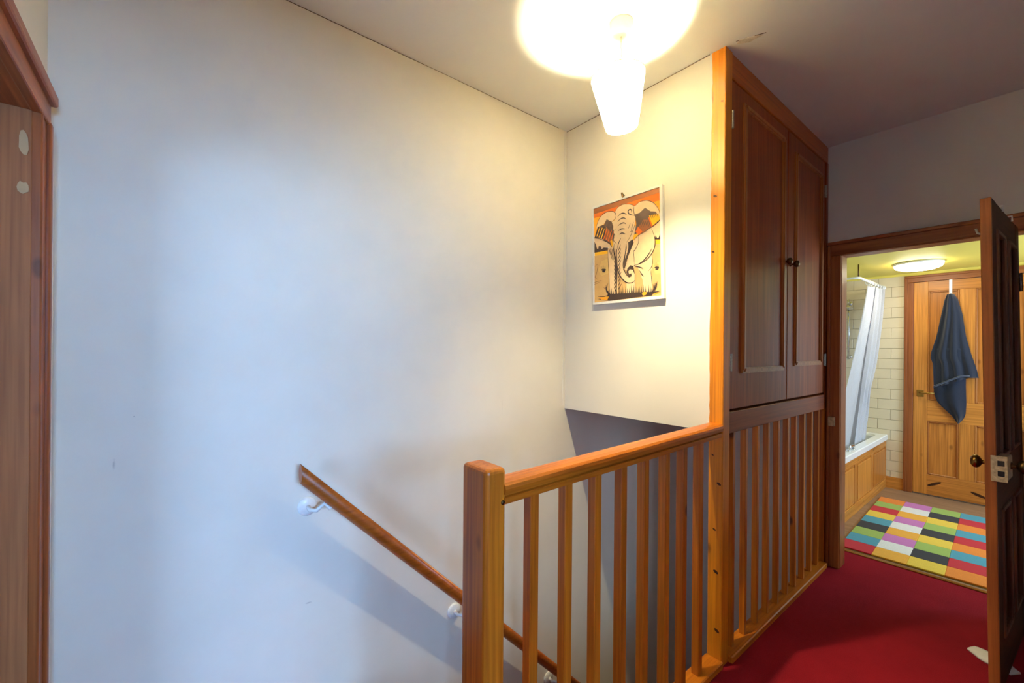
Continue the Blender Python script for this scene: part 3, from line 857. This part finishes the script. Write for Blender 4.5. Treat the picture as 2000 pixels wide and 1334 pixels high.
# ------------------------------------------------------------------ pendant lamp
PX, PY = 1.384, 1.044
pe = thing('pendant_lamp', (PX, PY, H), 'glowing cream paper pendant lamp tilted on a white ceiling rose', 'lamp')
lathe('ceiling_rose', [(.034, -.055), (.040, -.050), (.043, -.030), (.046, -.010), (.046, .0)], (PX, PY, H), 'white_gloss', pe, (0, 0, 1), 32)
tube('cord', [(PX, PY, H - .05), (PX, PY, 2.52), (PX - .001, PY, 2.40)], .0035, 'white_gloss', pe, 8)
tilt = Matrix.Rotation(math.radians(-5), 3, FWD)
ctr = Vector((PX - .005, PY, 2.335))
bm = bmesh.new()
seg = 48
rings = []
for r, h in ((.104, .098), (.1035, .094), (.063, -.098), (.0635, -.102)):
    rings.append([bm.verts.new(ctr + tilt @ Vector((r * math.cos(2 * math.pi * k / seg), r * math.sin(2 * math.pi * k / seg), h))) for k in range(seg)])
for i in range(3):
    for k in range(seg): bm.faces.new((rings[i][k], rings[i][(k + 1) % seg], rings[i + 1][(k + 1) % seg], rings[i + 1][k]))
sh = finish('lamp_shade', bm, 'shade', pe, smooth=True)
for r, h in ((.104, .098), (.0635, -.101)):
    tube('rim_wire', [ctr + tilt @ Vector((r * math.cos(2 * math.pi * k / 36), r * math.sin(2 * math.pi * k / 36), h)) for k in range(37)], .0016, 'art_tan', sh, 6)
# overlapping paper seam of the shade
bm = bmesh.new()
sv = []
for h, r in ((.097, .1048), (-.098, .0640)):
    for a in (-2.30, -2.24):
        sv.append(bm.verts.new(ctr + tilt @ Vector((r * math.cos(a), r * math.sin(a), h))))
bm.faces.new((sv[0], sv[1], sv[3], sv[2]))
finish('seam', bm, 'shade', sh)
for a in (.3, 2.4, 4.5):
    tube('spoke', [ctr + Vector((0, 0, .055)), ctr + tilt @ Vector((.097 * math.cos(a), .097 * math.sin(a), .07))], .0013, 'steel', sh, 6)
lathe('lamp_holder', [(.012, .09), (.017, .085), (.019, .05), (.019, .02)], ctr + Vector((0, 0, .016)), 'white_gloss', pe, (0, 0, 1), 20)
bb_ = lathe('bulb_base', [(.012, .035), (.014, .025), (.017, .012), (.018, .006)], ctr + Vector((0, 0, .016)), 'white_gloss', pe, (0, 0, 1), 24)
lathe('bulb_candle', [(.018, .006), (.0195, -.010), (.0185, -.030), (.014, -.050), (.007, -.066), (.0015, -.074)], ctr + Vector((0, 0, .016)), 'bulb', bb_, (0, 0, 1), 24, cap=False)

# torn plaster flake and hairline on the ceiling
cr = thing('ceiling_crack', (1.86, .75, H), 'torn plaster flake and crack on the ceiling above the cupboard corner', 'crack')
bm = bmesh.new()
pts = [(1.852, .802), (1.868, .785), (1.884, .764), (1.880, .738), (1.884, .710), (1.870, .722), (1.858, .742), (1.848, .762), (1.838, .787)]
add_prism(bm, [Vector((x, y, H + .001)) for x, y in pts], (0, 0, -.004))
finish('flake', bm, 'plaster', cr)
tube('crack', [(1.838, .80, H), (1.845, .775, H - .001), (1.857, .752, H - .001), (1.866, .728, H - .001), (1.880, .700, H)], .0016, 'crack', cr, 5)
jt = tube('wall_crack', [(XE - .0005, YP + .07 + .08 * k, H - .001 + random.uniform(-.001, .001)) for k in range(12)], .0016, 'crack', None, 5)
tag(jt, 'thin dark crack where the bulkhead wall meets the ceiling', 'crack')
jt2 = tube('wall_crack', [(.2 + .12 * k, YW - .0005, H - .001 + random.uniform(-.001, .0015)) for k in range(14)], .0014, 'crack', None, 5)
tag(jt2, 'thin dark crack where the long stair wall meets the ceiling', 'crack')
ws = box('wall_seam', (1.81, 1.8145), (YW - .0035, YW + .002), (1.02, 2.64), 'wall_grey', None, .001)
tag(ws, 'thin vertical plaster seam in the inside corner beside the picture', 'seam')

# ------------------------------------------------------------------ elephant picture
PCX, PCY, PCZ = XE, 1.345, 1.875
pic = thing('elephant_picture', (XE, PCY, 1.6), 'framed orange and cream elephant print on the bulkhead wall', 'picture')
def art(u, v, x): return Vector((x, PCY - u / 1000.0, PCZ + v / 1000.0))
FR = [(-210, 265), (222, 267), (237, -279), (-195, -276)]
PR = [(-198, 255), (208, 257), (223, -264), (-186, -264)]
bm = bmesh.new(); add_prism(bm, [art(u, v, XE + .001) for u, v in FR], (-.017, 0, 0))
bmesh.ops.bevel(bm, geom=bm.edges[:], offset=.002, segments=1, affect='EDGES')
finish('backing_board', bm, 'white_gloss', pic)
for i in range(4):
    a, c2, e, f = FR[i], FR[(i + 1) % 4], PR[(i + 1) % 4], PR[i]
    bm = bmesh.new(); add_prism(bm, [art(u, v, XE - .015) for u, v in (a, c2, e, f)], (-.005, 0, 0))
    finish('frame_strip', bm, 'white_gloss', pic)
mats = ['art_brown', 'art_rust', 'art_amber', 'art_cream', 'art_gold', 'art_tan', 'art_sand', 'art_dark']
bm = bmesh.new()
lay = 0
def flat(poly, idx):
    global lay
    lay += 1
    x = XE - .0163 - lay * .00002
    P = [art(u, v, x) for u, v in poly]
    vs = [bm.verts.new(p) for p in P]
    for tri in tessellate_polygon([P]):
        try:
            f = bm.faces.new([vs[i] for i in tri]); f.material_index = idx
        except ValueError: pass
def smooth_line(pts, n=5):
    if len(pts) < 3: return pts
    out = []
    for i in range(len(pts) - 1):
        p0 = pts[max(i - 1, 0)]; p1 = pts[i]; p2 = pts[i + 1]; p3 = pts[min(i + 2, len(pts) - 1)]
        for k in range(n):
            t = k / n
            out.append(tuple(.5 * ((2 * p1[j]) + (-p0[j] + p2[j]) * t + (2 * p0[j] - 5 * p1[j] + 4 * p2[j] - p3[j]) * t * t + (-p0[j] + 3 * p1[j] - 3 * p2[j] + p3[j]) * t ** 3) for j in (0, 1)))
    return out + [pts[-1]]
for nm, poly in ART_POLYS: flat(poly, mats.index('art_' + nm))
for line, w in ART_STROKES:
    L = smooth_line(line); n = len(L)
    left, right = [], []
    for i, p in enumerate(L):
        a, c2 = L[max(i - 1, 0)], L[min(i + 1, n - 1)]
        dx, dy = c2[0] - a[0], c2[1] - a[1]
        q = math.hypot(dx, dy) or 1
        tt = i / (n - 1)
        hw = .5 * w * (.25 + .75 * math.sin(math.pi * min(max(tt, .04), .96)))
        left.append((p[0] - dy / q * hw, p[1] + dx / q * hw)); right.append((p[0] + dy / q * hw, p[1] - dx / q * hw))
    lay += 1
    x = XE - .0163 - lay * .00002
    va = [bm.verts.new(art(u, v, x)) for u, v in left]; vb = [bm.verts.new(art(u, v, x)) for u, v in right]
    for i in range(n - 1):
        f = bm.faces.new((va[i], va[i + 1], vb[i + 1], vb[i])); f.material_index = 7
finish('print', bm, mats, pic)
tube('nail', [(XE + .004, 1.354, 2.155), (XE - .018, 1.352, 2.158)], .004, 'black', pic, 8)
tube('hanger', [(XE - .016, 1.346, 2.138), (XE - .017, 1.352, 2.150), (XE - .017, 1.356, 2.166)], .005, 'dark_brass', pic, 6)

# ------------------------------------------------------------------ open dark panelled door
d1 = thing('door_1', (XB, .06, 0), 'open dark brown panelled door with a cream rim lock, hung at the bathroom doorway', 'door'); d1['kind'] = 'structure'
# built along local -x from the hinge, face towards local -y dark; then turned and leaned slightly
LD, TD, HD0, HD1 = .73, .031, .012, 1.968
def L1(name, x, y, z, mat, parent=None, bev=.002, seg=1):
    bm = bmesh.new(); add_box(bm, x, y, z, bev, seg)
    me_o = finish(name, bm, mat, None, origin=(0, 0, 0))
    me_o.parent = parent or d1
    return me_o
L1('hinge_stile', (-.10, 0), (0, TD), (HD0, HD1), 'ebony_z')
lock_st = L1('lock_stile', (-LD + .012, -LD + .105), (0, TD), (HD0, HD1), 'ebony_z')
L1('closing_edge', (-LD, -LD + .0125), (0, TD), (HD0, HD1), 'trim_z')
L1('muntin', (-.41, -.32), (.001, TD - .001), (.2, .72), 'ebony_z'); L1('muntin', (-.41, -.32), (.001, TD - .001), (.92, 1.86), 'ebony_z')
L1('top_rail', (-LD + .1, -.095), (.001, TD - .001), (1.86, HD1), 'ebony_x')
L1('lock_rail', (-LD + .1, -.095), (.001, TD - .001), (.72, .92), 'ebony_x')
L1('bottom_rail', (-LD + .1, -.095), (.001, TD - .001), (HD0, .2), 'ebony_x')
for (xa, xb) in ((-LD + .105, -.41), (-.32, -.10)):
    for (za, zb) in ((.2, .72), (.92, 1.86)):
        p = L1('panel', (xa, xb), (.011, TD - .011), (za, zb), 'ebony_z', None, 0)
        for (u, w) in (((xa, xa + .018), (za, zb)), ((xb - .018, xb), (za, zb)), ((xa + .017, xb - .017), (za, za + .018)), ((xa + .017, xb - .017), (zb - .018, zb))):
            L1('panel_moulding', u, (-.006, .013), w, 'dark_moulding', p, .006, 2)
            L1('panel_moulding', u, (TD - .013, TD + .004), w, 'honey_z', p, .006, 2)
lk = L1('rim_lock', (-LD - .003, -LD + .115), (-.03, .006), (.855, .945), 'lock', None, .004)
L1('lock_forend', (-LD - .006, -LD - .002), (-.03, .014), (.85, .95), 'lock', lk, .001)
L1('latch_slot', (-LD - .008, -LD - .005), (-.022, -.004), (.912, .932), 'black', lk, .001)
L1('bolt_slot', (-LD - .008, -LD - .005), (-.022, -.004), (.872, .892), 'black', lk, .001)
def L1lathe(name, prof, c, axis, mat, parent):
    bm = bmesh.new(); add_lathe(bm, prof, c, axis, 24)
    o = finish(name, bm, mat, None, origin=(0, 0, 0), smooth=True); o.parent = parent; return o
kp = [(.014, 0), (.014, .005), (.008, .009), (.008, .016), (.020, .022), (.027, .030), (.026, .040), (.016, .048), (.004, .050)]
L1lathe('knob', kp, (-LD + .075, -.029, .905), (0, -1, 0), 'dark_brass', d1)
L1lathe('knob', kp, (-LD + .075, TD, .905), (0, 1, 0), 'brass', d1)
for zz in (.25, 1.70):
    L1lathe('hinge', [(.007, -.045), (.007, .045)], (.004, -.004, zz), (0, 0, 1), 'steel', d1)
d1.location = (3.24, .026, 0)
d1.rotation_euler = (math.radians(-1.05), 0, math.radians(-4.4))

# over-door hooks on top of the dark door
DM = Matrix.Translation(d1.location) @ d1.rotation_euler.to_matrix().to_4x4()
for k, lx in enumerate((-.52, -.28)):
    def P(x, y, z): return DM @ Vector((x, y, z))
    hk = tube('door_hook', [P(lx, -.008, HD1 - .02), P(lx, -.008, HD1 + .004), P(lx, TD + .006, HD1 + .004), P(lx, TD + .006, HD1 - .09), P(lx, TD + .02, HD1 - .105), P(lx, TD + .035, HD1 - .095), P(lx, TD + .04, HD1 - .075)], .004, 'white_gloss', None, 8)
    tag(hk, ('white over-door hook nearer the lock edge of the dark door' if k == 0 else 'white over-door hook nearer the hinges of the dark door'), 'hook', 'hooks over the dark door')

# crumpled paper wedge under the dark door
bm = bmesh.new()
rnd = random.Random(4)
ws_ = []
for i in range(9):
    row_ = []
    for j in range(4):
        u = i / 8; w = (j / 3 - .5)
        p = Vector((2.855, .178, 0)).lerp(Vector((2.77, .05, 0)), u) + Vector((.55, -.36, 0)).normalized() * 0 + Vector((.84, -.54, 0)) * (w * .10 * (1 - abs(u - .45) * .9))
        row_.append(bm.verts.new(p + Vector((0, 0, .004 + .010 * (1 - abs(w) * 1.6) + rnd.uniform(0, .004)))))
    ws_.append(row_)
for i in range(8):
    for j in range(3): bm.faces.new((ws_[i][j], ws_[i + 1][j], ws_[i + 1][j + 1], ws_[i][j + 1]))
r = bmesh.ops.extrude_face_region(bm, geom=bm.faces[:])
for g in r['geom']:
    if isinstance(g, bmesh.types.BMVert): g.co.z = -.0005
wd = finish('paper_wedge', bm, 'paper', None, smooth=True)
tag(wd, 'folded white paper wedge lying on red carpet under the dark door', 'paper')

# ------------------------------------------------------------------ bathtub
tb = thing('bathtub', (4.75, 1.3, 0), 'white bathtub with pine panelled front along the tiled wall', 'bathtub')
TX0, TX1, TY0, TY1, TZ = 3.9, XF - .003, .945, 1.655, .53
bm = bmesh.new()
def rrect(x0, x1, y0, y1, z, r, n=5):
    out = []
    for cx, cy, a0 in ((x1 - r, y1 - r, 0), (x0 + r, y1 - r, 90), (x0 + r, y0 + r, 180), (x1 - r, y0 + r, 270)):
        for k in range(n + 1):
            a = math.radians(a0 + 90 * k / n)
            out.append(bm.verts.new((cx + r * math.cos(a), cy + r * math.sin(a), z)))
    return out
R = [rrect(TX0, TX1, TY0 - .012, TY1, TZ - .05, .012), rrect(TX0, TX1, TY0 - .012, TY1, TZ - .008, .012), rrect(TX0 + .006, TX1 - .006, TY0 - .006, TY1 - .006, TZ, .012),
     rrect(TX0 + .07, TX1 - .07, TY0 + .055, TY1 - .06, TZ, .10), rrect(TX0 + .08, TX1 - .08, TY0 + .07, TY1 - .07, TZ - .02, .10),
     rrect(TX0 + .2, TX1 - .12, TY0 + .12, TY1 - .12, .16, .12), rrect(TX0 + .3, TX1 - .2, TY0 + .2, TY1 - .2, .12, .10)]
for i in range(len(R) - 1):
    n = len(R[i])
    for k in range(n): bm.faces.new((R[i][k], R[i][(k + 1) % n], R[i + 1][(k + 1) % n], R[i + 1][k]))
bm.faces.new(R[-1])
finish('basin', bm, 'tub', tb)
fp = box('front_panel', (TX0, TX1 - .002), (TY0 + .006, TY0 + .022), (0, TZ - .045), 'honey_x', tb, .002)
box('panel_rail', (TX0, TX1 - .002), (TY0, TY0 + .01), (.0, .085), 'honey_x', fp, .003)
box('panel_rail', (TX0, TX1 - .002), (TY0, TY0 + .01), (.415, TZ - .045), 'honey_x', fp, .003)
nP = 3
pw = (TX1 - TX0) / nP
for k in range(nP + 1):
    xx = TX0 + pw * k
    box('panel_stile', (max(TX0, xx - .04), min(TX1 - .002, xx + .04)), (TY0, TY0 + .01), (.085, .415), 'honey_z', fp, .003)
    if k < nP:
        bm = bmesh.new(); add_box(bm, (xx + .055, xx + pw - .055), (TY0 - .001, TY0 + .01), (.10, .40), .010, 1)
        finish('raised_panel', bm, 'honey_z', fp)
# grab handle on the rim
gh = thing('bath_tap', (4.42, .965, TZ), 'small chrome fitting on the white bath rim', 'tap')
tube('spout', [(4.36, .975, TZ - .002), (4.36, .97, TZ + .03), (4.38, .965, TZ + .04), (4.46, .962, TZ + .04), (4.48, .965, TZ + .03), (4.48, .972, TZ - .002)], .008, 'chrome', gh)
lathe('escutcheon', [(.018, 0), (.018, .006), (.01, .008)], (4.36, .975, TZ), 'chrome', gh)
lathe('escutcheon', [(.018, 0), (.018, .006), (.01, .008)], (4.48, .972, TZ), 'chrome', gh)

# ------------------------------------------------------------------ shower riser
sr = thing('shower_rail', (XF, 1.245, 1.27), 'chrome shower riser rail fixed to the cream tiles', 'shower')
tube('riser', [(XF - .05, 1.245, 1.275), (XF - .05, 1.245, 1.90)], .009, 'chrome', sr)
for zz in (1.30, 1.86):
    tube('wall_bracket', [(XF, 1.245, zz), (XF - .05, 1.245, zz)], .012, 'chrome', sr)
    lathe('flange', [(.022, -.002), (.022, .004), (.012, .008)], (XF - .002, 1.245, zz), 'chrome', sr, (-1, 0, 0))
lathe('shower_head', [(.010, .06), (.014, .03), (.040, .012), (.046, 0), (.044, -.004)], (XF - .11, 1.239, 1.80), 'chrome', sr, (.35, 0, 1))
tube('head_arm', [(XF - .05, 1.245, 1.88), (XF - .08, 1.242, 1.885), (XF - .095, 1.239, 1.84)], .008, 'chrome', sr)

# ------------------------------------------------------------------ curtain rail and curtain
RZ, RY, RX0 = 2.0, .978, 4.66
cr_ = thing('curtain_rail', (RX0, RY, RZ), 'white L-shaped shower curtain rail hung from the lime ceiling', 'curtain rail')
arc = [(RX0 + .05 - .05 * math.sin(a), RY + .05 - .05 * math.cos(a), RZ) for a in [math.pi / 2 * k / 6 for k in range(7)]]
tube('rail', [(XF - .002, RY, RZ)] + arc + [(RX0, 1.659, RZ)], .011, 'white_gloss', cr_, 12)
tube('ceiling_hanger', [(RX0 + .03, RY + .01, RZ), (RX0 + .03, RY + .01, ZC + .002)], .005, 'dark_brass', cr_, 8)
lathe('flange', [(.022, 0), (.022, .006), (.012, .01)], (XF, RY, RZ), 'white_gloss', cr_, (-1, 0, 0))

cu2 = thing('shower_curtain', (5.0, 1.0, .5), 'white shower curtain gathered on the rail and trailing into the bath', 'curtain')
def curtain_sheet(name, top, bot, ztop, zbot, folds, amp, yt, yb, nu=70, nv=26, pinch=None):
    bm = bmesh.new()
    g = []
    for j in range(nv + 1):
        v = j / nv
        rowv = []
        for i in range(nu + 1):
            u = i / nu
            xt = top[0] + (top[1] - top[0]) * u; xb = bot[0] + (bot[1] - bot[0]) * u
            e = v ** 1.15
            x = xt + (xb - xt) * e
            if pinch:
                x += (pinch[1] - x) * .28 * math.exp(-((v - pinch[0]) / .10) ** 2)
            a = amp * (.55 + .45 * math.sin(3.1 * v + 1))
            y = yt + (yb - yt) * e + a * math.sin(u * folds * 2 * math.pi + 1.3 * v) + .3 * a * math.sin(u * folds * 4.6 * math.pi + 2 * v)
            rowv.append(bm.verts.new((x + .012 * math.sin(u * folds * 2 * math.pi + 1.0), y, ztop + (zbot - ztop) * v)))
        g.append(rowv)
    for j in range(nv):
        for i in range(nu): bm.faces.new((g[j][i], g[j][i + 1], g[j + 1][i + 1], g[j + 1][i]))
    return finish(name, bm, 'curtain', cu2, smooth=True)
curtain_sheet('gathered_cloth', (5.54, 5.22), (5.22, 4.82), RZ - .03, .47, 3.0, .026, .972, 1.035, pinch=(.66, 4.98))
curtain_sheet('trailing_cloth', (5.34, 5.04), (5.02, 4.12), RZ - .03, .40, 1.5, .015, .985, 1.085)
for k in range(6):
    xk = 5.48 - k * .10
    bm = bmesh.new()
    add_tube(bm, [(xk, RY + .02 * math.sin(2 * math.pi * q / 12), RZ - .008 + .022 * math.cos(2 * math.pi * q / 12)) for q in range(13)], .0028, 6)
    finish('curtain_ring', bm, 'white_gloss', cu2, smooth=True)

# ------------------------------------------------------------------ bathroom ceiling light
LX, LY = 4.98, .645
cl = thing('ceiling_light', (LX, LY, ZC), 'round flush white ceiling light glowing on the lime ceiling', 'lamp')
lathe('base_ring', [(.150, 0), (.162, -.004), (.162, -.016), (.155, -.02)], (LX, LY, ZC), 'white_gloss', cl, (0, 0, 1), 40)
lathe('diffuser', [(.155, -.016), (.156, -.026), (.145, -.042), (.11, -.056), (.06, -.063), (.01, -.065)], (LX, LY, ZC), 'diffuser', cl, (0, 0, 1), 40)

# ------------------------------------------------------------------ towel on the far door
hk = thing('towel_hook', (XF, .503, 1.9), 'white over-door hook at the top of the far pine door', 'hook')
box('strap', (DX - .003, DX + .0005), (.493, .513), (1.87, 2.026), 'white_gloss', hk, .0008)
tube('peg', [(DX - .002, .503, 1.885), (DX - .04, .503, 1.88), (DX - .05, .503, 1.90)], .005, 'white_gloss', hk, 8)
tw = thing('hanging_towel', (XF - .06, .48, .71), 'dark navy bath towel hanging in folds on the far pine door', 'towel')
def lerp_tab(tab, z):
    for (z0, a0), (z1, a1) in zip(tab, tab[1:]):
        if z0 >= z >= z1:
            t = (z0 - z) / (z0 - z1); return a0 + (a1 - a0) * t
    return tab[-1][1]
LT = [(1.885, .525), (1.84, .540), (1.70, .560), (1.5, .590), (1.35, .625), (1.30, .628), (1.25, .612), (1.05, .605), (1.0, .608), (.93, .603), (.85, .56), (.71, .455)]
RT = [(1.885, .478), (1.84, .455), (1.70, .425), (1.5, .402), (1.35, .372), (1.2, .335), (1.15, .322), (1.14, .40), (1.1, .402), (.85, .395), (.78, .40), (.71, .445)]
def cloth(name, z0, z1, lt, rt, xoff, nfold, amp, bottom=None):
    bm = bmesh.new(); nu, nv = 46, 34
    g = []
    for j in range(nv + 1):
        v = j / nv
        rw = []
        for i in range(nu + 1):
            u = i / nu
            zb = bottom(u) if bottom else z1
            z = z0 + (zb - z0) * v
            y = lerp_tab(lt, z) + (lerp_tab(rt, z) - lerp_tab(lt, z)) * u
            belly = math.sin(math.pi * u) * (.030 + .018 * (1 - v))
            f = amp * math.sin(u * nfold * 2 * math.pi + 1.6 * v) * (.35 + .65 * v) + .4 * amp * math.sin(u * nfold * 5.1 + 4 * v)
            rw.append(bm.verts.new((DX - .014 - xoff - belly - f, y, z)))
        g.append(rw)
    for j in range(nv):
        for i in range(nu): bm.faces.new((g[j][i], g[j][i + 1], g[j + 1][i + 1], g[j + 1][i]))
    top = bm.verts.new((DX - .02 - xoff, .502, z0 + .012))
    for i in range(nu): bm.faces.new((top, g[0][i + 1], g[0][i]))
    bmesh.ops.solidify(bm, geom=bm.faces[:], thickness=.006)
    return finish(name, bm, 'towel', tw, smooth=True)
RT_up = [(1.885, .478), (1.84, .455), (1.70, .425), (1.5, .402), (1.35, .372), (1.2, .335), (1.12, .322), (.9, .32)]
cloth('outer_fold', 1.885, 1.0, LT[:10], RT_up, .014, 3.6, .012, bottom=lambda u: 1.02 + .11 * min(1, u * 1.25))
LT2 = [(1.4, .60), (1.05, .605), (.97, .605), (.90, .585), (.85, .55), (.78, .49), (.71, .45)]
RT2 = [(1.4, .40), (1.05, .402), (.9, .398), (.8, .402), (.76, .412), (.71, .442)]
cloth('inner_fold', 1.39, .712, LT2, RT2, .002, 1.6, .010)
bm = bmesh.new()
add_tube(bm, [(DX - .068 - .016 * math.sin(math.pi * k / 10), .600 - .225 * k / 10, 1.035 + .11 * min(1, (k / 10 + .03) * 1.25)) for k in range(11)], .007, 8)
finish('hem', bm, 'towel', tw, smooth=True)

# ------------------------------------------------------------------ checked rug
rg = thing('checked_rug', (3.63, .40, 0), 'multicoloured rug of woven blocks on the bathroom floor', 'rug')
RUGX0, RUGX1, RUGN = 0.0, 1.52, 9
cw = .1705
cols = ['orange green red yellow blue black green blue red'.split(), 'pink white amber pink white amber pink white amber'.split(), 'green black yellow green black yellow green black yellow'.split(),
        'blue red orange blue red orange blue red orange'.split(), 'white amber pink white amber pink white amber pink'.split(), 'orange green red yellow blue black green blue red'.split()]
bm = bmesh.new(); add_box(bm, (0.002, 1.518), (-.56, .448), (0, .006), .002)
o = finish('backing', bm, 'rug_yellow', None, origin=(0, 0, 0)); o.parent = rg
rl = RUGX1 / RUGN
bm0 = {}
for c_, colr in enumerate(cols):
    for r_, nm in enumerate(colr):
        x1 = RUGX1 - rl * r_; y1 = .45 - cw * c_
        if nm not in bm0:
            bm = bmesh.new(); add_box(bm, (-rl, 0), (-cw, 0), (.003, .0125), .0025)
            o = finish('woven_block', bm, 'rug_' + nm, None, origin=(0, 0, 0)); bm0[nm] = o
        else:
            o = bm0[nm].copy(); COL.objects.link(o)
        o.parent = rg; o.location = (x1, y1, 0)
rg.location = (3.632, .405, 0)
rg.rotation_euler = (0, 0, math.radians(1.9))
